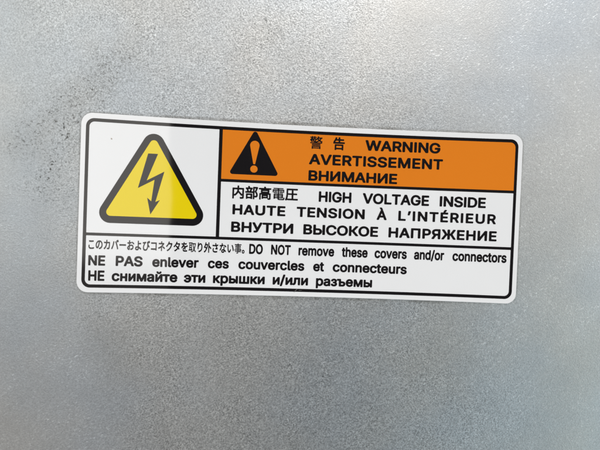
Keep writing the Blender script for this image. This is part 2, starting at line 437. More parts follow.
# ------------------------------------------------------------------ lettering
# outlines per character: advance, then closed loops of points, in 1/200 of the capital height
GLYPHS = {
    "'": (81, '29 115 34 114 51 114 57 118 61 126 63 136 63 173 65 180 65 200 61 208 52 212 27 211 21 208 17 200 17 165 18 156 18 126 22 118'),
    '/': (98, '5 -40 10 -41 29 -40 35 -37 41 -27 103 203 102 210 99 216 92 220 69 220 62 216 57 205 -5 -25 -5 -30 -1 -37'),
    'A': (188, '6 -10 10 -11 33 -11 41 -7 50 12 59 40 61 43 65 44 126 44 128 41 141 5 144 -2 147 -7 155 -10 181 -11 189 -7 193 0 193 3 187 22 122 198 116 208 110 212 78 212 71 208 66 198 -4 5 -4 0 0 -7;80 89 78 90 78 91 79 96 91 132 93 136 95 136 110 93 110 90 106 89'),
    'D': (197, '23 -10 27 -11 103 -11 122 -7 147 4 156 10 169 23 174 30 182 45 191 72 193 83 193 120 187 143 175 168 166 182 152 194 128 205 108 211 95 211 88 212 27 212 20 210 16 206 13 198 13 3 13 0 17 -7;62 35 61 40 61 162 62 165 65 166 97 166 117 160 123 156 133 145 139 136 143 125 144 115 144 83 139 63 128 49 124 45 115 39 105 36 93 34'),
    'E': (164, '23 -10 28 -11 145 -11 152 -9 156 -5 159 1 159 22 155 30 148 33 63 34 62 35 61 38 61 75 62 78 138 79 147 83 150 90 151 95 150 113 147 120 140 123 62 125 61 130 62 165 65 166 143 166 150 168 154 172 158 180 157 200 154 206 152 209 143 212 27 212 20 210 16 206 13 198 13 3 13 0 17 -7'),
    'G': (204, '86 -13 91 -14 124 -13 137 -10 146 -7 156 -2 166 5 180 19 186 29 196 50 200 70 200 99 196 107 189 111 112 111 104 107 100 100 100 77 104 70 112 66 146 66 149 65 149 64 146 55 139 45 131 38 124 35 116 33 96 33 84 37 75 42 67 50 62 57 55 74 53 84 53 117 57 132 60 140 65 147 79 161 91 166 102 168 124 164 138 154 144 145 152 129 161 125 186 125 194 129 197 135 198 139 196 147 189 164 182 176 169 191 161 198 137 209 124 213 117 213 112 215 96 215 77 211 67 208 57 203 42 193 30 180 20 165 12 149 7 132 5 120 5 80 7 70 10 55 14 47 25 25 32 17 39 10 52 0 69 -8'),
    'H': (203, '23 -10 27 -11 48 -11 57 -7 60 0 61 76 62 78 65 79 138 79 142 78 143 75 143 3 145 -4 148 -8 157 -11 178 -11 187 -7 190 0 191 3 191 196 190 201 187 208 178 212 157 212 150 210 146 206 143 198 143 128 142 126 137 126 65 126 62 126 61 130 61 198 58 206 53 210 47 212 25 212 17 208 13 201 13 198 13 3 13 0 17 -7'),
    'I': (73, '23 -10 28 -11 50 -10 57 -7 61 1 61 198 60 201 57 208 48 212 23 212 17 208 13 200 13 3 13 0 17 -7'),
    'L': (154, '23 -10 28 -11 142 -11 150 -7 154 1 154 23 150 30 143 33 65 34 62 35 61 38 61 198 60 201 57 208 48 212 23 212 17 208 13 200 13 3 13 0 17 -7'),
    'M': (247, '23 -10 27 -11 47 -11 55 -7 59 0 59 90 60 96 64 91 98 5 103 -5 105 -7 113 -11 132 -11 135 -10 143 -6 149 5 180 85 183 93 185 95 187 0 190 -7 198 -11 222 -11 230 -7 234 0 234 3 234 196 234 201 230 208 222 212 190 212 187 212 178 207 168 183 129 80 125 71 123 70 120 76 75 192 68 207 60 212 57 212 25 212 17 208 13 201 13 198 13 3 13 0 17 -7'),
    'N': (206, '23 -10 28 -11 50 -10 57 -7 61 1 61 112 62 118 65 115 69 110 143 -7 152 -11 178 -11 183 -10 190 -7 194 0 194 3 194 196 194 201 190 208 182 212 157 212 149 208 145 201 144 88 143 82 142 83 131 98 62 208 53 212 28 212 23 212 17 208 13 201 13 198 13 3 13 0 17 -7'),
    'O': (210, '86 -13 91 -14 119 -14 131 -12 141 -8 157 0 170 9 176 15 182 23 193 40 201 62 205 80 205 119 203 129 199 144 196 152 184 174 173 187 161 198 137 209 124 213 117 213 112 215 97 215 77 211 49 198 41 191 31 181 19 162 10 144 5 120 5 80 7 70 12 52 24 29 35 14 47 3 66 -7 79 -12;94 33 84 37 74 43 66 52 59 64 53 84 53 117 57 132 60 140 65 147 75 157 86 164 106 168 124 164 131 161 145 147 149 140 154 127 156 117 156 84 153 67 148 57 143 50 134 41 122 35 114 33'),
    'P': (175, '23 -10 27 -11 48 -11 55 -8 58 -5 61 3 61 56 62 60 98 61 120 64 142 74 152 82 159 91 169 112 173 128 173 145 169 162 162 176 153 190 138 200 120 209 110 211 98 211 92 212 25 212 17 208 15 205 13 198 13 3 13 0 17 -7;62 108 61 116 61 162 62 165 100 166 112 162 119 155 122 148 124 135 120 120 113 112 108 109 100 107'),
    'R': (176, '23 -10 27 -11 48 -11 55 -8 58 -5 61 3 61 63 62 65 65 66 88 66 92 64 125 1 130 -7 138 -11 165 -11 172 -9 176 -5 178 1 177 6 148 60 140 76 150 84 159 93 169 113 173 130 173 148 167 168 158 184 145 197 120 209 112 211 98 211 93 212 27 212 20 210 16 206 13 198 13 3 13 0 17 -7;62 113 61 122 61 162 62 165 100 166 112 162 117 159 120 155 122 152 124 142 124 135 121 123 114 116 102 112'),
    'S': (175, '67 -14 72 -14 107 -14 122 -11 145 1 160 16 169 33 172 46 172 61 170 71 162 88 153 99 145 105 125 115 117 118 82 128 68 133 62 137 58 141 58 155 64 161 70 165 87 169 93 169 103 167 113 162 117 158 125 141 132 138 157 137 163 140 166 143 169 151 169 156 167 165 159 181 154 188 145 196 137 202 123 208 103 214 77 214 67 212 55 208 38 200 32 195 21 185 11 165 9 156 9 136 11 130 18 115 27 104 38 96 63 84 103 73 112 70 117 67 123 60 124 50 120 43 117 40 112 36 103 33 87 31 68 34 59 40 55 46 54 51 49 60 48 61 42 65 17 65 8 61 4 53 5 43 9 28 20 11 31 1 40 -4 55 -11'),
    'T': (176, '75 -10 79 -11 101 -11 109 -7 112 0 113 163 114 165 117 166 162 166 170 170 175 178 175 200 171 208 164 212 16 212 12 212 6 208 2 201 2 178 5 172 7 169 14 166 61 166 64 165 65 163 65 3 65 0 69 -7'),
    'U': (203, '83 -13 87 -14 118 -14 128 -12 142 -7 152 -2 162 5 173 15 180 27 185 37 191 57 191 197 190 200 187 206 180 210 155 211 147 207 143 200 143 65 140 55 133 44 123 36 112 33 92 33 83 35 77 38 66 48 61 60 61 197 58 205 55 208 48 211 25 211 17 207 13 200 13 55 15 45 25 23 29 17 42 4 48 0 65 -9'),
    'V': (188, '78 -10 81 -11 110 -11 118 -7 121 0 193 196 193 201 190 208 183 212 156 212 148 208 146 206 143 200 97 66 95 64 93 66 52 183 45 201 41 208 33 212 8 212 0 208 -4 201 -4 196 -2 190 68 0 71 -7'),
    'W': (270, '59 -10 63 -11 90 -11 98 -7 100 -5 103 1 133 112 135 114 137 112 140 100 166 3 170 -5 175 -9 181 -11 208 -11 216 -7 222 3 274 195 275 200 271 208 263 212 240 212 233 210 228 206 224 198 202 108 195 83 193 82 188 98 162 200 156 208 148 212 123 212 116 210 112 206 108 198 78 85 76 82 73 90 45 198 41 206 36 210 30 212 8 212 0 208 -4 200 -4 193 48 3 53 -7'),
    'a': (153, '48 -14 52 -14 77 -14 100 -6 110 -11 132 -11 140 -7 144 1 144 105 142 118 134 136 127 146 117 152 98 160 88 162 63 162 43 157 33 152 18 141 13 133 6 118 5 113 10 106 20 101 38 96 47 100 57 112 65 117 77 119 87 117 90 116 95 110 96 103 93 101 50 95 33 90 23 85 17 81 10 74 1 56 1 30 3 23 10 10 23 -4 37 -11;63 29 55 31 49 36 48 43 52 49 67 54 88 57 95 56 95 46 93 41 85 34 78 31 68 29'),
    'c': (155, '64 -13 68 -14 97 -14 113 -9 120 -5 130 1 141 12 147 22 154 37 153 42 150 48 138 54 123 57 118 57 112 53 103 39 97 33 90 31 72 31 63 36 55 47 49 70 49 78 51 88 53 97 56 103 62 111 68 115 78 117 88 117 95 115 102 110 112 95 120 92 135 95 145 98 150 101 153 108 152 117 145 130 141 137 132 146 125 150 108 159 93 162 70 162 60 160 42 152 33 147 22 137 15 125 6 107 3 92 3 57 8 37 16 20 21 13 35 0 55 -10'),
    'd': (167, '61 -13 65 -14 90 -14 97 -12 112 -5 123 -11 145 -11 153 -7 157 0 157 197 157 200 153 206 147 210 123 211 115 206 111 198 111 158 110 155 108 155 97 160 87 162 65 162 48 157 33 148 22 138 15 127 6 108 3 92 2 58 6 40 10 32 20 13 32 1 48 -9;72 31 65 34 59 40 55 47 49 70 49 80 51 90 56 105 65 114 73 117 87 117 93 115 100 111 107 100 111 83 111 65 105 45 99 37 88 31'),
    'e': (159, '66 -13 70 -14 98 -14 112 -10 125 -4 135 3 144 12 154 32 153 37 150 43 140 49 128 52 127 53 147 55 153 58 157 65 157 90 154 108 150 117 140 135 129 147 107 159 92 162 68 162 60 160 42 152 32 146 22 137 15 125 6 107 3 92 3 57 8 37 16 20 21 13 35 0 55 -10;82 30 72 31 65 34 55 45 52 50 52 53 63 54 112 54 119 53 112 48 105 38 102 35 95 31;55 99 54 102 55 103 65 114 75 117 88 117 93 115 102 108 106 102 106 100 103 99'),
    'h': (161, '20 -10 24 -11 44 -11 52 -7 56 0 56 95 58 103 61 108 67 114 77 117 89 117 94 115 102 107 104 100 105 3 105 0 109 -7 117 -11 139 -11 147 -7 151 1 151 110 148 123 141 136 138 142 132 147 124 154 114 159 100 162 79 162 70 160 59 155 57 155 56 158 56 200 52 208 44 212 20 212 14 208 10 200 10 3 10 0 14 -7'),
    'l': (74, '40 -11 44 -12 69 -11 78 -6 82 2 79 21 75 28 67 33 59 32 57 34 56 199 52 207 45 211 24 211 20 211 14 207 10 201 10 197 10 22 12 16 20 1 24 -3'),
    'm': (240, '20 -10 24 -11 44 -11 52 -7 56 0 56 98 59 107 65 114 70 117 79 117 88 116 94 110 96 105 96 3 97 0 101 -7 109 -11 130 -11 139 -7 141 -4 143 3 143 98 145 107 150 114 155 117 164 117 174 116 179 113 183 105 183 3 185 -4 187 -7 195 -11 217 -11 225 -7 229 0 230 3 230 115 226 127 219 140 215 146 205 154 192 160 174 164 167 164 150 160 134 152 127 146 124 147 117 154 104 160 90 164 82 164 72 162 55 154 45 160 42 161 22 161 14 157 10 150 10 146 10 3 10 0 14 -7'),
    'n': (161, '20 -10 24 -11 44 -11 52 -7 56 0 56 95 58 103 63 110 70 115 79 117 89 117 94 115 102 107 104 100 105 3 108 -5 109 -7 115 -10 124 -11 139 -11 145 -8 148 -5 151 3 151 110 148 123 139 140 130 149 124 154 114 159 99 162 79 162 70 160 55 153 50 157 42 161 22 161 15 157 13 155 10 146 10 3 10 0 14 -7'),
    'o': (163, '64 -13 68 -14 97 -14 108 -10 129 0 142 13 147 20 155 37 161 57 161 92 157 107 149 125 141 137 130 147 108 159 93 162 70 162 60 160 42 152 33 147 22 137 15 125 6 107 3 92 3 57 8 37 16 20 21 13 35 0 55 -10;72 31 63 36 55 47 49 70 49 78 51 88 54 100 63 112 68 115 75 117 88 117 95 115 102 111 110 97 114 77 114 68 112 58 109 47 104 40 98 35 90 31'),
    'r': (102, '20 -10 24 -11 44 -11 52 -7 56 0 57 98 60 107 64 111 69 114 74 116 95 116 102 119 105 122 108 128 108 150 104 158 97 162 74 162 54 155 44 161 22 161 14 157 10 150 10 3 10 0 14 -7'),
    's': (143, '53 -13 57 -14 87 -14 100 -10 117 -2 122 1 130 9 138 22 141 32 141 53 134 68 127 77 120 82 104 90 62 101 58 103 55 107 55 112 59 115 67 119 74 119 79 119 86 117 92 110 97 102 105 98 125 101 134 107 137 113 137 120 129 137 125 143 119 148 110 154 100 159 87 162 59 162 47 159 27 149 17 138 8 122 6 113 6 103 8 93 15 80 20 73 39 61 52 56 84 49 89 47 92 43 92 38 87 33 82 31 70 29 59 31 55 33 52 37 45 48 37 52 29 52 19 50 7 45 4 38 3 32 7 22 14 9 25 -2 42 -10'),
    't': (89, '52 -12 56 -13 82 -12 91 -7 94 0 94 8 91 22 87 28 79 32 66 31 62 33 62 37 62 115 62 117 64 117 79 118 87 122 91 130 91 148 87 156 81 160 62 162 61 185 57 193 49 197 26 197 18 193 14 187 12 162 2 160 -4 157 -6 153 -8 148 -8 130 -4 122 4 118 11 117 12 117 13 115 13 35 15 22 24 5 31 -3 46 -10'),
    'u': (161, '56 -12 60 -13 84 -13 105 -5 117 -11 139 -11 147 -7 149 -4 151 3 151 146 148 154 144 158 139 160 117 160 109 156 105 149 105 54 103 46 100 41 92 34 84 32 72 32 67 34 62 38 59 42 57 49 56 146 53 154 50 157 44 160 24 160 15 157 12 153 10 148 10 144 10 41 12 31 22 9 31 -1 50 -11'),
    'v': (153, '61 -10 65 -11 88 -11 97 -7 99 -5 102 1 155 142 156 150 153 156 150 158 143 161 122 161 118 160 112 156 106 146 79 68 77 66 75 68 71 76 52 132 45 150 42 156 33 161 10 161 2 157 -2 153 -4 146 0 135 43 22 54 -5 55 -7'),
    'À': (188, '6 -10 10 -11 33 -11 41 -7 50 12 59 40 61 43 65 44 126 44 128 41 141 5 144 -2 147 -7 155 -10 181 -11 189 -7 193 0 193 3 187 22 122 198 117 206 112 211 115 220 115 223 95 265 86 270 60 270 52 266 48 260 48 256 51 250 67 226 75 211 70 206 66 198 -4 5 -4 0 0 -7;80 89 78 90 78 91 79 96 91 132 93 136 95 136 110 93 110 90 106 89'),
    'É': (164, '23 -10 28 -11 145 -11 148 -10 155 -7 159 0 159 23 155 30 148 33 65 34 62 35 61 36 61 75 62 78 138 79 147 83 151 91 150 113 147 120 140 123 65 124 62 125 61 127 61 162 62 165 65 166 145 166 153 170 157 176 157 200 153 208 145 212 110 212 106 213 106 216 125 245 132 256 131 260 128 266 122 270 95 271 85 265 66 228 65 222 66 213 62 212 25 212 17 208 13 201 13 3 13 0 17 -7'),
    'А': (188, '6 -10 10 -11 33 -11 41 -7 50 12 59 40 61 43 65 44 126 44 128 41 141 5 144 -2 147 -7 155 -10 181 -11 189 -7 193 0 193 3 187 22 122 198 116 208 110 212 78 212 71 208 66 198 -4 5 -4 0 0 -7;80 89 78 90 78 91 79 96 91 132 93 136 95 136 110 93 110 90 106 89'),
    'В': (179, '23 -10 28 -11 115 -11 135 -6 148 1 155 6 164 15 172 31 175 43 176 63 172 76 165 90 161 96 152 104 151 107 159 115 167 133 168 158 165 166 157 183 151 192 142 199 120 209 112 211 102 211 97 212 27 212 20 210 16 206 13 198 13 3 13 0 17 -7;62 35 61 43 61 75 62 78 103 79 115 75 125 65 128 58 127 48 123 42 116 36 103 34;62 125 61 133 61 162 62 165 102 166 111 163 119 155 121 146 119 136 110 128 100 124'),
    'Е': (164, '23 -10 28 -11 145 -11 152 -9 156 -5 159 1 159 22 155 30 148 33 63 34 62 35 61 38 61 75 62 78 138 79 147 83 150 90 151 95 150 113 147 120 140 123 62 125 61 130 62 165 65 166 143 166 150 168 154 172 158 180 157 200 154 206 152 209 143 212 27 212 20 210 16 206 13 198 13 3 13 0 17 -7'),
    'Ж': (262, '7 -10 35 -11 45 -6 95 75 97 77 100 77 105 77 106 75 106 1 110 -7 114 -9 120 -11 144 -11 152 -7 154 -4 156 3 156 75 157 77 160 77 165 77 169 73 217 -6 225 -10 229 -11 252 -11 261 -7 265 1 262 10 205 103 210 113 259 193 261 200 257 208 250 212 245 212 220 212 212 208 203 195 167 132 162 123 159 122 157 123 156 125 156 198 154 205 152 208 144 212 119 212 112 209 109 206 106 200 106 127 105 123 104 122 100 124 97 130 56 201 51 208 44 212 35 212 14 212 6 208 1 200 3 193 57 105 54 96 15 35 -2 6 -3 1 0 -5 2 -8'),
    'И': (206, '23 -10 27 -11 53 -11 64 -5 135 107 142 117 143 118 144 112 145 0 149 -7 157 -11 182 -11 190 -7 194 0 194 3 194 196 194 201 190 208 182 212 155 212 152 212 143 207 72 95 65 84 62 82 61 88 60 201 57 208 48 212 25 212 17 208 13 201 13 198 13 3 13 0 17 -7'),
    'К': (183, '23 -10 27 -11 48 -11 57 -7 60 0 61 76 62 78 65 79 72 78 74 76 137 -7 145 -11 172 -11 177 -10 183 -6 187 1 183 10 118 96 114 103 130 125 179 188 183 200 178 209 170 212 145 212 142 212 135 208 74 128 70 124 67 124 62 125 61 127 61 198 58 206 53 210 47 212 25 212 17 208 13 201 13 198 13 3 13 0 17 -7'),
    'М': (247, '23 -10 27 -11 47 -11 55 -7 59 0 59 90 60 96 64 91 98 5 103 -5 105 -7 113 -11 132 -11 135 -10 143 -6 149 5 180 85 183 93 185 95 187 0 190 -7 198 -11 222 -11 230 -7 234 0 234 3 234 196 234 201 230 208 222 212 190 212 187 212 178 207 168 183 129 80 125 71 123 70 120 76 75 192 68 207 60 212 57 212 25 212 17 208 13 201 13 198 13 3 13 0 17 -7'),
    'Н': (203, '23 -10 27 -11 48 -11 57 -7 60 0 61 76 62 78 65 79 138 79 142 78 143 75 143 3 145 -4 148 -8 157 -11 178 -11 187 -7 190 0 191 3 191 196 190 201 187 208 178 212 157 212 150 210 146 206 143 198 143 128 142 126 137 126 65 126 62 126 61 130 61 198 58 206 53 210 47 212 25 212 17 208 13 201 13 198 13 3 13 0 17 -7'),
    'О': (210, '86 -13 91 -14 119 -14 131 -12 141 -8 157 0 170 9 176 15 182 23 193 40 201 62 205 80 205 119 203 129 199 144 196 152 184 174 173 187 161 198 137 209 124 213 117 213 112 215 97 215 77 211 49 198 41 191 31 181 19 162 10 144 5 120 5 80 7 70 12 52 24 29 35 14 47 3 66 -7 79 -12;94 33 84 37 74 43 66 52 59 64 53 84 53 117 57 132 60 140 65 147 75 157 86 164 106 168 124 164 131 161 145 147 149 140 154 127 156 117 156 84 153 67 148 57 143 50 134 41 122 35 114 33'),
    'П': (203, '23 -10 28 -11 50 -10 57 -7 61 1 61 162 62 165 65 166 138 166 142 165 143 162 143 1 147 -7 155 -11 178 -11 187 -7 190 0 191 3 191 196 190 201 187 208 180 212 177 212 28 212 23 212 17 208 13 201 13 198 13 3 13 0 17 -7'),
    'Р': (175, '23 -10 27 -11 48 -11 55 -8 58 -5 61 3 61 56 62 60 98 61 120 64 142 74 152 82 159 91 169 112 173 128 173 145 169 162 162 176 153 190 138 200 120 209 110 211 98 211 92 212 25 212 17 208 15 205 13 198 13 3 13 0 17 -7;62 108 61 116 61 162 62 165 100 166 112 162 119 155 122 148 124 135 120 120 113 112 108 109 100 107'),
    'С': (200, '86 -13 91 -14 121 -14 141 -8 157 0 171 10 181 22 193 44 196 55 196 64 192 70 189 72 182 75 161 75 152 70 146 55 143 50 132 40 127 37 114 33 97 33 87 35 75 42 67 50 60 60 55 74 53 84 53 117 57 132 60 140 65 147 79 161 86 164 104 168 117 166 124 164 131 161 139 154 144 147 152 129 161 125 186 125 193 129 197 135 196 144 193 155 184 172 178 182 168 192 156 201 146 206 132 211 114 215 97 215 77 211 49 198 41 191 32 182 20 165 10 144 5 120 5 80 7 70 15 44 24 29 33 15 47 3 66 -7 79 -12'),
    'Т': (176, '75 -10 79 -11 101 -11 109 -7 112 0 113 163 114 165 117 166 162 166 170 170 175 178 175 200 171 208 164 212 16 212 12 212 6 208 2 201 2 178 5 172 7 169 14 166 61 166 64 165 65 163 65 3 65 0 69 -7'),
    'У': (172, '33 -10 36 -11 65 -11 75 -7 85 -2 97 10 110 36 173 190 176 200 171 209 163 212 140 212 136 212 130 208 123 193 88 107 86 108 73 140 43 207 35 212 31 212 8 212 0 208 -4 200 -2 192 64 46 62 40 58 36 51 34 35 34 26 30 24 26 22 22 22 1 26 -7'),
    'Ы': (241, '23 -10 28 -11 112 -11 132 -6 145 1 153 7 160 14 172 36 176 53 176 70 170 90 162 105 152 115 127 129 110 132 65 132 62 133 61 200 57 208 48 212 23 212 17 208 13 200 13 3 13 0 17 -7;190 -10 193 -11 217 -11 225 -7 229 1 229 198 229 201 225 208 217 212 190 212 183 208 179 200 179 3 180 0 183 -7;62 35 61 43 61 83 62 87 98 87 108 86 116 83 125 73 128 62 125 50 123 45 115 38 103 34'),
    'Я': (176, '8 -10 13 -11 38 -11 47 -7 85 63 87 65 90 66 112 66 115 65 116 3 116 0 120 -7 128 -11 135 -11 152 -11 160 -7 163 0 164 3 164 196 163 201 160 208 153 212 150 212 83 212 77 211 65 211 47 205 37 200 25 192 16 182 8 165 6 158 4 148 4 127 10 108 15 98 19 91 27 84 35 78 36 76 30 63 8 23 -1 5 -2 1 2 -6;73 113 63 116 55 125 53 133 53 143 55 152 58 157 63 162 75 166 115 165 116 160 115 113 112 112'),
    'а': (153, '48 -14 52 -14 77 -14 100 -6 110 -11 132 -11 140 -7 144 1 144 105 142 118 134 136 127 146 117 152 98 160 88 162 63 162 43 157 33 152 18 141 13 133 6 118 5 113 10 106 20 101 38 96 47 100 57 112 65 117 77 119 87 117 90 116 95 110 96 103 93 101 50 95 33 90 23 85 17 81 10 74 1 56 1 30 3 23 10 10 23 -4 37 -11;63 29 55 31 49 36 48 43 52 49 67 54 88 57 95 56 95 46 93 41 85 34 78 31 68 29'),
    'е': (159, '66 -13 70 -14 98 -14 112 -10 125 -4 135 3 144 12 154 32 153 37 150 43 140 49 128 52 127 53 147 55 153 58 157 65 157 90 154 108 150 117 140 135 129 147 107 159 92 162 68 162 60 160 42 152 32 146 22 137 15 125 6 107 3 92 3 57 8 37 16 20 21 13 35 0 55 -10;82 30 72 31 65 34 55 45 52 50 52 53 63 54 112 54 119 53 112 48 105 38 102 35 95 31;55 99 54 102 55 103 65 114 75 117 88 117 93 115 102 108 106 102 106 100 103 99'),
    'з': (135, '50 -12 54 -13 82 -13 96 -9 112 -1 126 13 133 26 135 35 135 48 133 55 126 68 117 78 128 100 128 120 126 126 118 141 111 148 92 158 79 162 59 162 49 160 42 158 26 150 13 138 7 126 5 120 5 111 8 105 11 102 17 99 41 100 47 103 54 116 61 119 76 118 81 113 81 105 76 99 71 97 56 97 47 93 43 85 43 71 44 66 46 61 51 58 56 56 71 55 77 53 82 51 86 45 86 41 81 35 74 31 59 31 52 34 44 45 37 48 34 49 12 48 6 45 1 36 2 26 8 13 14 6 22 -1 36 -7'),
    'и': (161, '20 -10 24 -11 44 -11 53 -7 100 65 104 68 105 63 105 3 108 -5 112 -9 119 -11 140 -11 149 -7 152 0 153 3 153 145 152 150 149 157 140 161 120 161 117 160 109 156 63 86 59 81 57 81 56 86 56 146 53 155 49 158 42 161 22 161 14 156 10 150 10 146 10 3 10 0 14 -7'),
    'й': (161, '20 -10 24 -11 44 -11 53 -7 100 65 104 68 105 63 105 3 108 -5 112 -9 119 -11 140 -11 149 -7 152 0 153 3 153 145 152 150 149 157 140 161 120 161 117 160 109 156 63 86 59 81 57 81 56 86 56 146 53 155 49 158 42 161 22 161 14 156 10 150 10 146 10 3 10 0 14 -7;68 160 90 159 97 161 112 169 122 179 129 193 131 201 131 206 127 215 119 219 100 218 94 215 90 208 89 203 87 201 84 199 80 199 77 199 74 201 72 203 71 208 67 215 60 218 42 219 34 215 30 208 30 203 32 195 40 178 47 171 54 166'),
    'к': (148, '20 -10 24 -11 44 -11 52 -7 56 1 56 46 57 50 59 50 60 50 65 45 95 4 105 -7 114 -11 139 -11 144 -10 150 -7 154 1 149 13 101 73 100 76 101 80 130 113 150 140 154 148 150 157 144 160 139 161 114 161 105 157 100 152 65 108 57 102 56 107 56 148 52 156 44 161 37 161 22 161 14 156 10 150 10 146 10 3 10 0 14 -7'),
    'л': (157, '2 -10 21 -11 29 -9 44 -1 50 5 54 12 61 26 65 41 66 52 67 63 68 68 68 95 70 102 70 113 71 115 74 116 99 116 101 115 101 113 102 3 105 -5 109 -9 116 -11 136 -11 144 -7 148 0 148 3 148 145 148 150 144 157 137 160 134 161 39 161 34 160 27 156 23 148 23 115 22 107 22 76 20 70 20 56 18 45 15 38 13 35 4 34 -3 31 -5 28 -8 22 -8 0 -4 -7'),
    'м': (210, '20 -10 24 -11 44 -11 50 -8 53 -5 56 3 57 55 63 46 84 -4 86 -7 92 -10 115 -11 124 -7 131 6 149 50 150 53 152 54 153 1 157 -7 164 -10 169 -11 189 -11 197 -7 201 0 201 5 201 146 201 150 197 156 190 160 185 161 154 161 145 157 140 148 109 72 105 65 102 70 73 142 65 155 57 160 54 161 22 161 14 157 10 150 10 146 10 3 10 0 14 -7'),
    'н': (161, '20 -10 24 -11 44 -11 50 -8 53 -5 56 3 56 52 57 53 60 54 104 53 105 50 105 1 109 -7 117 -11 124 -11 139 -11 147 -7 151 0 151 3 151 145 151 150 147 157 139 161 120 161 115 160 109 156 105 150 105 146 105 102 104 100 99 99 57 100 56 103 56 148 52 156 44 161 37 161 22 161 14 156 10 150 10 146 10 3 10 0 14 -7'),
    'р': (167, '20 -66 24 -67 44 -67 50 -64 53 -61 56 -53 56 -11 57 -7 60 -7 74 -13 85 -15 95 -15 105 -14 117 -10 133 -1 145 11 151 19 158 32 163 47 165 59 165 90 159 112 151 129 142 141 130 151 114 159 99 163 80 163 67 159 55 153 52 157 44 161 22 161 14 157 10 150 10 -53 10 -56 14 -63;84 30 72 33 65 40 62 45 58 54 56 64 56 85 58 95 62 104 71 114 74 116 82 118 90 118 99 116 104 112 111 104 116 90 116 79 118 74 114 52 112 47 109 42 102 35 97 32 89 30'),
    'с': (155, '64 -13 68 -14 97 -14 113 -9 120 -5 130 1 141 12 147 22 154 37 153 42 150 48 138 54 123 57 118 57 112 53 103 39 97 33 90 31 72 31 63 36 55 47 49 70 49 78 51 88 53 97 56 103 62 111 68 115 78 117 88 117 95 115 102 110 112 95 120 92 135 95 145 98 150 101 153 108 152 117 145 130 141 137 132 146 125 150 108 159 93 162 70 162 60 160 42 152 33 147 22 137 15 125 6 107 3 92 3 57 8 37 16 20 21 13 35 0 55 -10'),
    'т': (128, '50 -10 54 -11 76 -11 84 -7 88 0 88 113 89 115 91 116 124 116 132 120 136 128 136 148 132 156 126 160 6 161 2 160 -4 157 -8 150 -8 128 -4 120 4 116 37 116 39 115 40 113 40 1 44 -7'),
    'ш': (225, '20 -10 25 -11 202 -11 205 -10 212 -7 216 0 216 5 216 146 216 150 212 156 204 161 182 161 175 158 171 155 168 146 168 36 167 35 165 34 142 34 137 35 136 36 136 150 132 157 124 161 100 161 92 157 89 150 88 146 88 36 87 35 85 34 62 34 57 35 56 36 56 150 52 157 44 161 22 161 14 157 10 150 10 146 10 3 10 0 14 -7'),
    'ъ': (176, '44 -10 49 -11 122 -11 136 -7 146 -2 158 6 164 15 171 28 175 46 173 63 166 78 160 88 156 92 142 100 121 107 81 108 80 112 80 148 77 155 74 157 66 161 4 161 -4 157 -8 150 -8 130 -4 122 2 118 31 117 32 117 33 115 33 1 37 -7;81 35 80 43 81 62 109 62 121 59 126 53 126 43 121 37 116 34 84 34'),
    'ы': (201, '20 -10 25 -11 100 -11 112 -7 122 -2 129 2 142 17 144 18 145 1 148 -5 150 -8 157 -11 177 -11 180 -10 187 -7 191 0 191 5 191 146 191 150 187 156 179 161 159 161 152 158 148 155 145 146 145 85 144 79 133 91 110 104 97 107 57 108 56 112 56 148 53 155 50 157 44 161 24 161 20 160 14 157 10 150 10 146 10 3 10 0 14 -7;57 35 56 38 56 60 57 62 59 62 87 62 97 59 100 55 103 52 102 43 95 36 87 34'),
    'э': (155, '57 -13 61 -14 88 -14 101 -10 123 2 133 12 140 22 148 38 151 48 153 60 154 87 152 97 148 110 140 127 129 142 114 152 104 157 86 162 59 162 48 159 28 149 19 142 12 133 2 112 3 108 6 101 14 96 34 92 43 93 40 85 40 67 44 56 53 53 98 52 101 52 101 48 95 38 88 33 81 31 66 31 59 33 49 43 44 54 36 57 18 54 6 48 2 40 2 35 9 20 19 7 33 -4 46 -10;46 96 49 103 53 109 58 114 66 117 81 117 88 115 98 105 101 100 101 98 98 97 54 97 48 96'),
    '’': (69, '20 115 25 114 40 115 47 118 50 125 71 198 70 202 67 208 60 212 32 212 25 208 20 198 9 130 10 125 13 118'),
    '。': (200, '30 -17 46 -17 57 -13 62 -9 67 -5 71 0 73 7 75 14 75 23 71 36 63 46 57 50 50 53 44 54 34 54 21 50 16 46 10 41 6 34 3 27 3 11 5 6 9 -2 18 -12;36 4 30 7 27 10 25 15 24 20 29 29 33 31 40 33 45 31 49 28 52 24 54 18 51 10 48 7 42 4'),
    'い': (200, '64 -6 67 -7 79 -7 88 -2 97 7 104 16 110 30 114 40 114 47 101 62 98 63 94 62 91 59 85 42 77 26 73 24 70 24 64 27 62 31 56 42 51 66 50 72 49 78 49 98 48 103 49 140 47 143 45 145 25 145 22 143 20 140 21 131 21 94 22 88 23 72 24 67 24 60 30 34 38 15 46 4 54 -3 59 -5;166 24 174 24 184 28 189 32 189 40 188 51 182 76 175 96 168 115 161 127 154 136 151 139 146 139 134 135 131 134 129 131 128 127 131 122 138 111 144 100 151 80 158 54 161 40 162 32 163 27'),
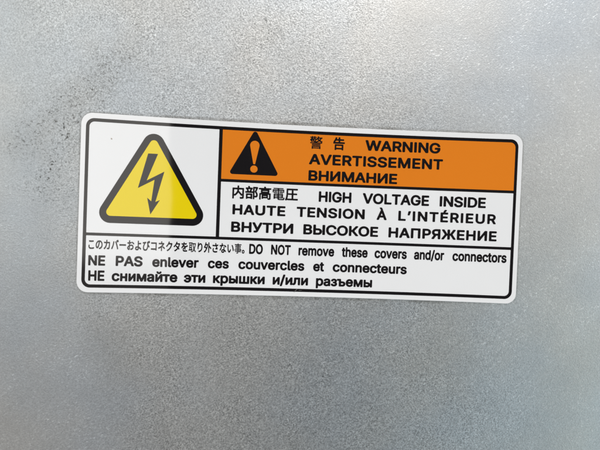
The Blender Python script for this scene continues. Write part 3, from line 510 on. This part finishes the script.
    'お': (200, '54 -11 68 -12 74 -10 81 -3 83 0 85 8 85 56 86 57 88 59 107 63 112 63 116 64 126 64 134 63 143 59 148 53 151 48 152 41 149 33 146 28 140 25 132 21 124 18 116 16 100 16 96 13 96 6 99 -3 100 -7 104 -10 123 -10 136 -7 151 -2 159 3 171 15 175 22 178 33 178 53 175 62 170 69 162 78 156 81 143 87 134 88 108 88 88 84 86 85 85 101 86 104 88 106 103 107 123 112 126 116 126 132 126 134 124 136 122 137 119 137 96 132 87 132 86 134 86 150 88 156 88 161 86 164 83 165 64 165 60 162 59 129 32 128 23 129 20 128 18 125 20 108 23 104 58 103 59 102 60 101 59 76 40 64 26 51 19 41 16 30 16 21 21 10 32 -1 38 -5 46 -9;56 17 48 20 44 25 43 28 46 36 52 41 58 44 59 44 60 42 60 20 59 17;179 92 184 92 190 97 194 105 194 110 193 113 183 121 158 137 147 142 143 142 140 141 136 136 132 129 132 125 133 122 136 119 154 109 166 101 176 93'),
    'こ': (200, '81 -10 85 -10 122 -10 126 -9 139 -9 165 -5 169 -3 172 1 172 20 169 24 163 24 149 20 134 19 130 18 115 18 110 16 94 16 83 18 69 22 61 27 56 37 56 40 60 56 59 62 55 66 38 67 34 64 32 60 29 44 29 28 34 14 41 6 50 -1 62 -6 74 -9;73 117 77 116 121 116 126 118 145 118 154 119 157 121 158 124 158 141 155 145 153 146 142 146 137 144 119 144 113 143 81 143 75 144 46 146 43 144 41 141 41 125 43 121 45 120 51 118'),
    'さ': (200, '82 -13 86 -14 120 -14 124 -12 135 -12 139 -11 146 -11 152 -9 155 -6 157 -2 156 14 152 17 147 17 124 13 88 13 75 16 70 19 66 21 61 26 58 35 63 51 67 59 67 64 62 69 50 71 44 71 40 66 36 56 33 48 32 39 32 28 36 12 42 4 52 -4 64 -9;145 44 154 44 158 45 162 50 167 56 167 62 166 64 160 71 152 83 145 95 140 106 142 107 154 109 172 113 176 116 178 120 177 134 176 136 173 139 164 140 146 134 131 132 129 134 122 162 118 165 111 165 107 164 99 163 95 159 95 154 102 132 102 129 58 129 52 130 42 130 38 132 32 132 30 131 27 128 26 110 28 107 31 105 42 104 71 104 76 102 86 104 110 104 112 103 126 76 127 72 116 72 107 73 104 72 101 67 102 52 104 49 108 48 120 48 124 46 132 46'),
    'な': (200, '92 -15 95 -16 114 -15 125 -12 130 -10 141 1 144 8 145 16 149 15 167 1 170 0 174 0 176 1 184 13 185 20 178 27 163 37 146 46 144 48 144 56 143 61 143 97 139 101 121 102 117 98 116 89 117 82 117 54 94 54 86 52 77 48 72 45 66 38 62 33 59 22 59 16 62 3 69 -5 75 -10 86 -14;97 10 89 14 86 17 85 20 86 22 89 26 97 29 105 31 115 29 118 28 118 20 115 13 106 10;31 24 37 24 39 26 52 44 65 68 82 107 85 108 97 110 114 114 120 118 120 124 119 129 119 136 115 140 110 140 97 137 91 136 91 138 95 152 95 156 94 161 91 164 81 166 74 166 71 166 69 164 67 161 67 153 64 138 62 133 61 131 49 130 21 131 18 131 15 128 15 110 18 106 51 105 50 100 40 78 30 62 14 40 14 34 17 31;174 88 179 87 184 90 190 100 191 106 189 109 181 116 150 133 142 136 138 136 135 135 128 124 127 118 128 116 131 113 146 105'),
    'の': (200, '104 -11 110 -11 124 -9 141 -3 153 3 161 10 170 18 177 29 183 40 187 61 187 78 185 89 181 102 174 115 162 128 153 136 137 144 120 148 93 148 84 147 69 143 51 133 45 128 31 114 26 108 18 93 14 81 14 73 12 69 12 53 14 44 17 33 23 21 30 13 37 7 42 5 53 3 64 5 73 10 82 18 91 32 96 42 101 56 108 77 117 121 120 122 129 119 142 111 151 101 156 90 159 80 160 70 159 61 156 50 148 37 140 29 122 20 106 15 100 15 94 12 93 9 93 4 101 -8;53 33 49 35 45 39 41 49 39 57 39 68 42 80 49 94 54 100 62 108 72 115 84 120 88 120 88 117 81 85 72 57 62 39 57 34'),
    'び': (200, '70 -18 87 -19 92 -17 101 -17 119 -10 127 -4 135 5 143 15 150 33 153 46 153 57 155 60 156 60 162 51 171 42 173 41 177 41 179 42 190 55 190 63 175 80 165 95 161 103 156 117 152 133 152 134 153 133 159 122 161 119 164 119 168 119 175 122 178 125 180 128 184 127 189 127 198 131 199 134 199 142 190 161 184 168 179 169 171 166 168 163 165 160 159 161 149 158 147 155 145 150 137 149 127 146 123 142 122 135 127 119 127 113 130 98 130 66 127 50 124 41 117 26 107 16 96 11 89 10 72 10 64 13 57 17 52 25 49 33 49 50 53 67 58 81 65 93 73 105 84 117 89 121 99 125 101 127 102 134 97 146 95 149 89 149 81 147 60 143 44 141 40 140 17 139 13 135 13 123 15 115 17 113 24 112 39 115 48 115 49 114 40 101 30 82 25 66 22 50 22 31 22 27 25 15 31 4 42 -7 48 -11 57 -15'),
    'よ': (200, '59 -14 62 -15 83 -14 94 -11 102 -8 108 -2 113 6 114 11 115 25 119 24 137 14 159 -3 163 -3 166 -2 175 13 176 18 174 21 162 32 145 42 131 49 115 55 113 61 113 83 112 90 112 95 112 97 114 97 141 98 145 99 161 99 169 101 172 105 171 122 169 125 166 125 157 125 151 124 138 124 133 123 113 123 112 139 113 145 113 158 111 161 109 163 89 163 86 161 84 158 84 153 85 147 85 90 87 83 86 61 83 60 61 60 47 57 41 54 32 49 27 43 23 38 20 30 20 14 23 6 28 -1 37 -8 42 -10 53 -13;67 11 53 15 50 17 47 22 50 29 57 33 70 36 78 36 87 34 88 23 84 15 79 13 73 11'),
    'り': (200, '71 -15 78 -15 91 -12 107 -7 126 2 140 14 151 28 158 41 162 57 163 65 164 71 164 92 161 109 157 121 154 127 148 136 140 143 134 148 122 153 104 153 98 151 92 149 84 144 70 132 68 132 69 139 73 155 72 160 68 163 50 163 46 160 44 152 44 144 41 131 40 112 39 108 38 97 37 93 37 59 38 55 39 45 42 41 44 39 52 39 62 41 64 44 65 71 69 87 77 103 85 113 91 119 102 126 107 127 114 127 120 124 124 121 127 117 131 109 136 93 136 85 137 80 136 76 135 64 130 48 122 36 116 29 102 21 88 16 72 11 67 11 63 9 61 7 60 3 61 -1 68 -12'),
    'を': (200, '91 -14 94 -14 130 -14 134 -13 149 -13 153 -12 161 -12 167 -8 168 -6 168 10 167 13 165 15 161 16 152 15 137 12 124 12 120 11 100 11 90 13 82 16 79 20 78 25 83 36 89 41 97 46 98 46 99 45 98 41 98 26 99 22 101 21 104 20 121 21 124 24 124 26 124 45 123 52 124 60 140 68 177 82 181 86 181 90 180 96 176 104 173 107 170 108 165 107 121 88 118 90 113 96 106 100 94 103 85 103 81 102 79 102 79 105 83 113 88 116 109 116 113 118 125 118 129 119 137 119 148 121 151 124 152 126 152 141 150 145 146 146 133 144 126 144 122 143 114 143 110 142 97 142 95 142 95 144 97 158 95 162 92 164 74 164 70 161 68 146 66 141 65 140 38 140 33 142 24 142 21 141 18 138 18 121 21 117 30 116 34 115 53 115 54 114 55 113 38 88 31 80 15 64 14 58 15 56 18 52 29 45 36 45 40 49 50 61 55 66 65 73 74 77 81 79 89 79 94 76 94 74 75 62 64 53 55 41 51 28 51 13 54 6 57 2 65 -6 73 -10 84 -13'),
    'カ': (200, '33 -10 40 -10 52 -1 70 17 83 35 92 55 100 83 102 98 105 100 146 100 148 99 148 98 148 87 147 82 147 67 146 63 144 46 141 31 138 22 136 20 133 19 118 19 113 20 102 20 100 19 97 17 97 14 98 2 100 -3 104 -7 110 -7 114 -8 144 -8 150 -6 156 -3 161 3 164 9 167 17 170 31 171 47 172 51 173 62 174 66 174 82 175 86 175 106 176 114 176 117 175 119 172 122 162 127 152 127 146 125 106 126 106 129 106 147 107 153 107 158 104 162 101 163 82 162 78 159 78 150 79 145 79 133 77 126 46 125 41 127 26 127 22 125 21 122 20 106 21 103 24 101 72 100 74 99 75 98 71 79 67 67 61 55 57 49 47 34 37 24 29 18 21 13 17 9 17 5 18 2'),
    'ク': (200, '52 -13 58 -13 68 -10 83 -3 103 9 115 18 138 41 153 61 167 89 176 115 179 121 180 127 177 131 164 138 155 138 150 137 106 137 105 139 105 140 112 152 111 159 107 162 94 166 87 166 84 164 71 137 57 117 48 107 38 98 20 85 16 81 16 75 20 70 31 63 35 62 38 63 54 75 79 101 87 111 88 111 140 111 143 111 144 109 139 97 127 75 118 61 106 48 96 39 72 24 62 18 42 11 38 8 36 5 37 0 48 -11'),
    'コ': (200, '150 -6 152 -7 171 -7 174 -5 175 -2 174 6 174 135 174 139 171 142 168 142 156 141 55 141 47 142 32 142 29 138 29 120 30 117 34 114 143 114 146 114 146 111 146 35 146 32 143 32 31 31 28 30 27 27 26 10 27 7 30 4 32 4 144 3 146 3 146 2 147 -4'),
    'タ': (200, '48 -13 54 -14 59 -12 82 -2 100 9 111 18 128 33 131 32 144 21 147 19 153 20 161 28 166 35 166 40 159 47 149 55 148 57 158 75 171 103 179 125 179 131 176 134 163 142 159 142 148 139 106 139 105 141 105 143 111 153 111 159 110 161 104 164 92 168 87 168 84 165 73 141 56 117 35 97 15 81 14 76 16 72 28 62 35 63 54 77 74 97 84 109 90 115 142 115 144 115 144 112 135 92 124 74 122 74 107 84 87 96 80 96 69 85 68 83 68 79 70 76 101 55 104 52 105 51 98 43 80 30 60 19 43 12 35 8 33 5 34 0'),
    'ネ': (200, '90 -13 92 -14 110 -14 114 -10 114 -6 114 62 115 64 135 81 156 102 159 106 169 116 170 119 170 123 169 126 158 136 147 136 115 136 114 147 116 152 116 162 114 164 111 166 92 166 90 166 88 164 87 160 88 152 88 138 87 136 86 136 28 135 25 131 25 114 27 111 30 109 119 109 122 108 121 106 112 97 105 91 82 76 58 64 44 59 15 50 12 48 11 46 12 39 19 28 22 25 26 24 32 25 52 32 72 40 84 46 87 46 88 43 88 8 87 3 86 -8 87 -10;171 23 178 23 182 27 190 38 190 42 189 44 186 47 170 58 142 74 135 74 132 73 122 60 122 56 123 54 151 37'),
    'バ': (200, '27 -6 31 -6 33 -5 42 6 58 35 68 61 76 86 86 127 85 133 80 137 67 140 63 140 60 138 58 135 54 114 50 97 42 71 35 55 26 37 8 9 8 3 11 1 16 -2;164 -6 171 -5 184 -1 187 3 187 10 180 31 168 65 150 109 135 138 131 141 124 141 113 137 111 136 109 133 109 126 123 98 135 70 142 53 154 17 159 -1 161 -5;156 119 163 119 168 122 172 125 175 129 179 127 184 127 191 130 196 134 196 141 194 146 182 165 177 169 172 169 165 166 161 163 159 159 155 161 149 161 141 157 138 154 137 150 138 147 153 122'),
    'ー': (200, '18 62 29 62 37 63 161 63 168 62 180 62 182 63 184 66 184 88 181 92 178 92 170 91 32 91 25 92 20 92 16 89 15 86 15 66'),
    '事': (200, '62 -19 65 -19 90 -19 98 -18 105 -15 109 -8 110 9 112 11 150 11 152 10 152 5 154 4 169 3 172 4 172 7 172 36 174 38 193 39 194 41 193 54 190 55 176 55 173 56 172 59 172 79 170 81 113 81 110 82 110 84 110 88 112 90 166 90 169 91 170 93 169 128 169 129 166 130 112 130 110 132 110 135 111 136 113 137 188 137 189 138 190 140 190 152 189 155 185 155 112 156 110 157 110 168 109 171 94 171 92 171 90 169 89 157 88 156 14 155 12 154 11 140 12 138 13 137 86 137 89 136 89 135 89 132 88 130 36 130 33 129 32 127 32 93 33 91 36 90 88 90 89 88 89 83 89 81 86 81 29 81 26 80 26 76 26 67 28 65 88 65 89 63 89 57 89 56 85 55 10 55 8 55 7 53 7 40 9 38 86 38 89 37 89 31 88 29 28 29 25 28 24 15 25 12 26 12 86 11 89 10 90 3 88 0 82 -2 61 -2 59 -3 58 -4 58 -9;112 29 110 31 110 33 110 36 112 38 149 38 151 37 152 36 152 31 150 29;112 56 110 57 110 60 110 63 112 65 149 65 151 64 152 63 152 57 150 56;53 106 52 107 51 109 51 112 53 114 86 114 89 113 89 112 89 108 88 106;112 106 110 107 110 109 110 112 112 114 146 114 149 113 149 112 149 108 148 106'),
    '内': (200, '18 -21 20 -22 35 -22 39 -18 40 26 42 26 47 20 50 20 55 20 63 25 76 36 86 46 93 54 102 68 104 66 127 44 144 24 147 22 151 22 154 24 158 27 159 28 161 27 161 8 160 6 158 5 130 5 127 4 125 2 124 -2 126 -8 128 -16 131 -20 132 -21 135 -22 151 -22 156 -20 168 -20 174 -19 180 -15 185 -9 186 0 186 134 185 138 183 139 180 140 116 140 114 140 113 143 113 168 110 172 106 173 92 173 88 170 87 140 84 140 20 140 16 138 15 136 14 134 14 -14 15 -18;42 44 40 44 40 47 40 111 40 114 44 114 86 114 86 110 85 100 82 91 75 76 63 60 53 51;159 48 120 87 111 95 111 96 112 100 112 107 114 114 156 114 161 114 161 111 161 51 160 48'),
    '取': (200, '70 -18 86 -19 88 -18 89 -15 89 21 91 23 104 25 106 27 106 41 103 43 91 42 90 42 89 45 89 139 90 142 92 143 98 142 99 129 100 128 107 128 109 126 113 103 120 75 127 55 133 41 133 38 130 34 120 21 107 8 94 -2 94 -6 94 -9 103 -18 107 -18 111 -17 129 -2 142 14 146 17 160 -1 178 -16 182 -17 186 -17 194 -7 195 -3 194 1 184 8 168 25 160 37 159 39 167 57 177 82 182 102 186 123 189 141 188 146 184 148 178 149 170 148 106 148 104 150 103 159 103 161 100 161 12 161 8 160 8 154 8 144 10 143 19 143 21 141 21 35 21 33 19 31 6 28 5 22 8 11 10 9 18 9 60 17 67 18 68 18 69 15 69 -15;40 35 40 54 40 58 43 59 64 59 68 58 69 43 68 39 66 38 56 36 51 36 47 35;146 65 143 71 135 97 129 122 129 126 129 127 131 128 164 128 166 127 166 125 158 93 151 74 147 65;42 77 40 78 40 81 40 98 40 101 43 101 64 101 68 100 69 98 69 82 68 78 66 77;42 120 40 121 40 123 40 139 40 142 43 143 64 143 68 142 69 139 69 123 68 121 66 120'),
    '告': (200, '35 -22 40 -23 54 -23 57 -20 58 -13 58 -12 60 -11 140 -11 144 -12 145 -20 148 -23 154 -23 168 -23 170 -20 171 -17 171 58 170 62 168 64 165 65 40 65 36 64 33 62 32 58 32 -17 33 -20;58 13 58 16 58 38 58 40 60 41 141 41 144 40 144 39 144 15 144 14 142 13 61 13;10 75 14 74 189 74 192 76 193 79 193 95 192 98 189 99 121 100 118 100 118 102 118 118 118 119 120 119 173 120 176 120 179 124 179 138 178 142 176 144 118 145 118 148 117 168 114 172 110 173 96 173 92 170 90 145 66 145 65 146 65 147 69 158 69 166 65 169 54 171 49 171 46 170 43 167 38 154 27 131 21 122 10 110 10 104 12 100 7 96 7 92 7 79;40 100 39 102 39 103 49 117 52 119 88 120 90 119 91 118 91 102 90 100 89 100'),
    '圧': (200, '17 -20 21 -20 24 -19 27 -16 32 -7 33 -6 34 -11 37 -14 40 -14 190 -14 193 -14 195 -12 196 -10 196 5 196 8 193 10 190 11 129 11 128 12 127 14 128 65 130 66 178 66 181 67 183 70 183 84 182 86 178 90 128 90 127 93 127 129 125 134 129 135 186 135 189 136 192 138 192 141 192 156 190 159 186 160 29 160 26 160 23 158 22 154 22 73 20 68 20 57 15 26 9 10 2 -6 2 -10 4 -12;40 11 39 13 39 16 44 38 46 58 48 70 53 66 97 66 100 65 100 16 100 12 97 11;48 86 47 97 47 132 48 134 97 135 102 134 100 129 100 93 100 90 53 90'),
    '外': (200, '120 -20 123 -21 139 -21 142 -19 143 -16 144 74 144 79 146 79 152 73 178 47 185 48 195 56 198 61 198 65 195 69 184 81 160 101 148 111 144 113 143 169 142 172 139 173 122 173 119 172 117 169 117 -15 118 -18;18 -19 24 -19 37 -11 53 2 69 20 79 36 90 56 101 85 108 114 110 132 110 136 109 138 104 141 99 143 63 143 62 146 66 161 66 168 62 171 51 173 44 173 41 169 35 148 26 121 15 100 4 84 3 81 3 77 4 75 18 65 23 65 27 68 30 72 31 73 32 72 50 60 56 55 57 53 48 39 42 32 32 21 24 15 6 4 3 1 3 -3 4 -6;67 79 45 94 44 96 52 114 53 117 55 117 76 118 80 117 78 105 73 86 70 79 68 78'),
    '警': (200, '35 -18 38 -19 51 -19 53 -18 54 -14 57 -13 142 -13 146 -14 147 -18 149 -19 165 -19 166 -18 167 -15 166 22 166 23 163 24 37 24 35 23 35 21 35 -15;55 1 53 3 53 7 54 9 57 9 143 9 146 8 147 6 146 2 143 1;37 29 41 28 162 28 164 29 165 30 165 38 165 40 162 41 39 41 37 41 36 39 36 31;37 46 41 45 162 45 164 46 165 47 165 55 165 58 162 59 39 59 37 58 36 57 36 49;11 63 14 63 43 63 185 63 188 63 189 66 189 77 186 79 194 90 193 95 191 97 174 103 166 107 163 110 173 125 178 136 181 137 189 137 191 138 192 145 191 154 189 155 142 155 140 155 140 157 142 163 141 167 139 169 133 171 126 171 125 170 118 155 112 145 106 137 102 134 101 133 99 138 98 139 84 139 85 145 87 147 107 147 108 150 108 159 106 161 87 161 85 163 85 169 83 171 70 171 67 170 66 163 65 161 51 162 50 169 49 171 35 171 33 170 32 163 30 161 9 161 8 159 8 154 8 149 9 147 25 147 26 146 27 145 25 141 15 127 7 120 6 117 6 111 11 105 14 104 21 105 22 85 25 84 35 84 37 85 38 88 39 89 59 89 62 88 65 82 66 81 85 81 86 81 86 79 13 79 11 78 11 75 11 66;113 79 112 81 113 81 117 82 127 86 146 96 147 95 161 87 173 82 177 79 163 79;97 92 96 94 99 118 101 118 105 115 110 115 113 116 119 123 121 123 122 122 130 111 129 109 122 104 105 98 102 92;73 98 72 101 72 119 71 123 79 124 81 122 80 110 78 102 75 97 74 97;39 103 38 104 37 106 38 108 39 109 54 109 56 107 56 105 54 103;146 123 143 126 138 132 136 137 146 137 156 137 156 134 150 126 147 123;50 139 49 139 51 146 55 147 66 146 68 139 63 139'),
    '部': (200, '123 -20 139 -21 143 -18 144 9 150 7 166 7 175 9 182 12 187 18 190 22 193 37 193 50 191 58 188 68 185 76 179 84 174 90 172 93 194 145 194 154 190 159 182 163 127 163 123 162 120 160 120 157 119 97 119 96 118 96 99 96 97 97 97 98 104 117 107 125 112 126 115 130 115 146 111 150 79 150 77 152 69 169 66 173 58 174 48 171 45 168 44 165 45 161 48 153 48 150 15 150 11 146 10 140 11 129 15 126 23 125 33 98 32 97 31 96 11 96 7 95 5 93 5 90 5 74 8 72 11 71 119 71 120 68 120 -15 120 -18;20 -19 36 -19 40 -16 41 -11 44 -10 83 -10 84 -11 87 -16 90 -18 106 -18 110 -17 111 -14 112 -11 112 57 110 61 107 63 104 63 23 63 19 61 17 60 17 57 17 -14 17 -16;42 14 41 21 42 38 80 39 84 38 85 18 84 14 78 14;144 33 144 40 144 82 144 87 153 78 162 65 166 56 168 45 167 38 166 34 163 33 159 32;144 93 144 102 144 137 147 138 162 137 162 134 154 113 147 97;60 97 55 113 51 124 51 125 54 126 78 125 78 124 78 121 69 98 67 97'),
    '電': (200, '106 -16 109 -17 176 -17 185 -14 190 -10 192 -4 194 2 195 10 195 17 192 20 183 24 179 24 177 23 175 8 172 4 168 1 117 0 112 2 109 6 109 9 111 9 168 10 170 10 171 13 171 72 171 74 168 75 113 75 109 76 110 80 110 118 111 121 115 122 165 122 168 121 169 117 169 100 168 97 119 96 116 95 115 93 115 84 117 82 167 82 168 84 169 93 185 94 187 96 187 137 186 138 184 139 113 139 111 140 110 144 111 145 113 146 173 146 175 148 175 153 175 160 173 161 27 161 25 160 25 154 25 148 27 146 87 146 89 145 90 142 89 140 87 139 16 139 13 138 13 137 13 97 13 94 15 94 31 94 32 96 31 118 32 121 33 121 87 122 89 121 90 120 90 80 91 76 87 75 33 75 31 74 30 70 30 1 32 -1 48 -1 50 1 50 8 52 9 87 9 88 8 89 0 92 -10 95 -13 100 -15;52 26 50 28 50 30 50 33 52 35 85 35 88 34 88 33 88 28 87 26;111 26 109 28 109 30 109 33 111 35 148 35 150 34 151 33 151 28 149 26;52 50 51 50 50 53 50 56 52 57 85 58 88 57 88 56 88 52 87 50;111 50 109 50 109 53 109 56 111 57 148 58 150 57 151 56 151 52 149 50;33 82 37 82 83 82 84 84 84 94 84 96 81 96 35 96 33 96 32 94 33 84;37 102 40 102 83 102 84 104 84 114 84 116 81 116 39 116 37 115 37 113 37 105;116 102 119 102 161 102 163 104 163 114 162 116 160 116 117 116 116 115 115 113 115 105'),
    '高': (200, '18 -20 34 -21 37 -19 38 -16 38 50 39 53 42 54 54 53 51 49 50 45 50 -3 51 -6 54 -9 60 -9 72 -9 75 -6 76 0 78 0 135 0 137 0 137 -2 138 -7 142 -16 146 -20 170 -20 176 -18 181 -15 185 -11 186 -6 186 72 184 74 182 76 161 77 165 81 165 84 165 122 164 128 190 129 193 132 193 134 193 148 191 150 190 152 187 152 116 152 115 154 108 169 104 173 100 174 90 172 84 169 83 165 85 154 84 152 12 152 8 150 7 148 6 134 7 132 10 129 39 128 37 122 37 84 38 81 41 77 19 76 16 74 15 72 14 -15 15 -18;150 2 147 3 146 5 146 48 143 53 159 53 161 53 161 50 161 4 159 2;76 23 76 29 76 30 78 31 119 31 122 30 122 29 122 25 122 24 120 23;63 99 63 105 63 106 64 107 135 107 138 106 138 105 138 101 138 100 136 99 66 99'),
}


def parse():
    out = {}
    for ch, (adv, txt) in GLYPHS.items():
        loops = []
        for part in txt.split(';'):
            q = [int(t) / 200 for t in part.split()]
            loops.append(list(zip(q[0::2], q[1::2])))
        out[ch] = (adv / 200, loops)
    return out


FONT = parse()


def area(lp):
    return 0.5 * sum(a[0] * b[1] - b[0] * a[1] for a, b in zip(lp, lp[1:] + lp[:1]))


def shapes_of(loops):
    """outlines with the holes that lie inside them"""
    outer = [l for l in loops if area(l) > 0]
    holes = [l for l in loops if area(l) <= 0]

    def inside(p, lp):
        c = False
        for a, b in zip(lp, lp[1:] + lp[:1]):
            if (a[1] > p[1]) != (b[1] > p[1]) and p[0] < a[0] + (p[1] - a[1]) * (b[0] - a[0]) / (b[1] - a[1]):
                c = not c
        return c
    res = []
    for o_ in outer:
        res.append([o_])
    for h in holes:
        cand = [r for r in res if inside(h[0], r[0])]
        if cand:
            min(cand, key=lambda r: abs(area(r[0]))).append(h)
    return res


def lettering(words, base, cap, label, cjk=False, mono=None):
    """words: (text, left, right) in mm; base and cap height of the line in mm"""
    shapes = []
    for text, x0, x1 in words:
        placed, pen = [], 0.0
        for ch in text:
            adv, loops = FONT[ch]
            placed += [(pen, l) for l in loops]
            pen += adv
        lo = min(o_ + q[0] for o_, l in placed for q in l)
        hi = max(o_ + q[0] for o_, l in placed for q in l)
        sx = (x1 - x0) / (hi - lo)
        track = 0.0
        if not cjk and len(text) > 1 and sx > 1.2 * cap / 1.12:       # let wide words out by spacing, not by stretching
            sx = 1.2 * cap / 1.12
            track = ((x1 - x0) / sx - (hi - lo)) / (len(text) - 1)
        if cjk:
            sy, z0 = cap, base + 0.095 * cap
        else:
            sy = cap / 1.12
            z0 = base + 0.06 * sy
        pen = 0.0
        for ch in text:
            adv, loops = FONT[ch]
            ll = [[(x0 + (pen + qx - lo) * sx, z0 + qz * sy) for qx, qz in l] for l in loops]
            shapes += shapes_of(ll)
            pen += adv + track
    return link('lettering', flat_mesh('lettering', shapes, 3), M_BLACK, sticker, label)


lettering([('警', 0.35, 3.85), ('告', 6.85, 10.1)], 17.9, 3.75, 'black Japanese word for warning on the orange', cjk=True)
lettering([('WARNING', 15.9, 37.3)], 18.05, 3.0, 'black word WARNING on the orange')
lettering([('AVERTISSEMENT', 0.3, 38.2)], 13.45, 3.0, 'black word AVERTISSEMENT on the orange')
lettering([('ВНИМАНИЕ', 0.3, 25.3)], 8.85, 2.95, 'black word ВНИМАНИЕ on the orange')
lettering([('内部高電圧', -20.45, -2.4)], 2.95, 3.8, 'black Japanese words for high voltage inside', cjk=True)
lettering([('HIGH', 3.4, 12.55), ('VOLTAGE', 15.75, 34.7), ('INSIDE', 37.75, 51.2)], 2.95, 3.0, 'black words HIGH VOLTAGE INSIDE')
lettering([('HAUTE', -20.25, -5.7), ('TENSION', -2.6, 16.5), ('À', 19.9, 22.75), ("L’INTÉRIEUR", 26.05, 54.35)], -1.55, 2.85,
          'black words HAUTE TENSION À L’INTÉRIEUR')
lettering([('ВНУТРИ', -20.45, -3.35), ('ВЫСОКОЕ', -0.55, 20.5), ('НАПРЯЖЕНИЕ', 23.45, 54.8)], -6.45, 2.9, 'black words ВНУТРИ ВЫСОКОЕ НАПРЯЖЕНИЕ')
lettering([('このカバーおよびコネクタを取り外さない事。', -58.4, -16.55)], -12.5, 3.0, 'small black line of Japanese instructions', cjk=True)
lettering([('DO', -15.3, -11.55), ('NOT', -9.27, -3.82), ('remove', -1.66, 8.32), ('these', 10.45, 17.77), ('covers', 19.74, 28.94),
           ('and/or', 31.03, 39.72), ('connectors', 42.15, 58.0)], -12.5, 2.85, 'black line DO NOT remove these covers and/or connectors')
lettering([('NE', -58.34, -53.86), ('PAS', -51.1, -43.96), ('enlever', -41.37, -28.9), ('ces', -26.4, -20.7), ('couvercles', -18.08, 0.13),
           ('et', 2.6, 5.64), ('connecteurs', 8.08, 29.12)], -16.85, 2.8, 'black line NE PAS enlever ces couvercles et connecteurs')
lettering([('НЕ', -58.22, -53.94), ('снимайте', -52.02, -34.5), ('эти', -32.77, -26.94), ('крышки', -24.88, -10.7), ('и/или', -8.52, 1.32),
           ('разъемы', 3.52, 19.38)], -21.0, 2.85, 'black line НЕ снимайте эти крышки и/или разъемы')

# ------------------------------------------------------------------ small marks of wear
random.seed(4)


def blot(cx, cz, rx, rz, n=9):
    return [(cx + rx * (0.7 + 0.5 * random.random()) * math.cos(2 * math.pi * i / n), cz + rz * (0.7 + 0.5 * random.random()) * math.sin(2 * math.pi * i / n))
            for i in range(n)]


link('dirt_speck', flat_mesh('dirt_speck', [[blot(-53.2, 17.6, 0.22, 0.2)]], 4), M_DIRT, sticker, 'tiny brown speck on the white')
link('scuff_mark', flat_mesh('scuff_mark', [[[(-2.6, -22.95), (-2.3, -22.9), (-1.5, -22.05), (-1.75, -22.0)]], [[(-1.2, -22.5), (-0.3, -22.42), (-0.3, -22.34), (-1.2, -22.38)]]], 4),
     M_SCUFF, sticker, 'short grey scuff across the border')
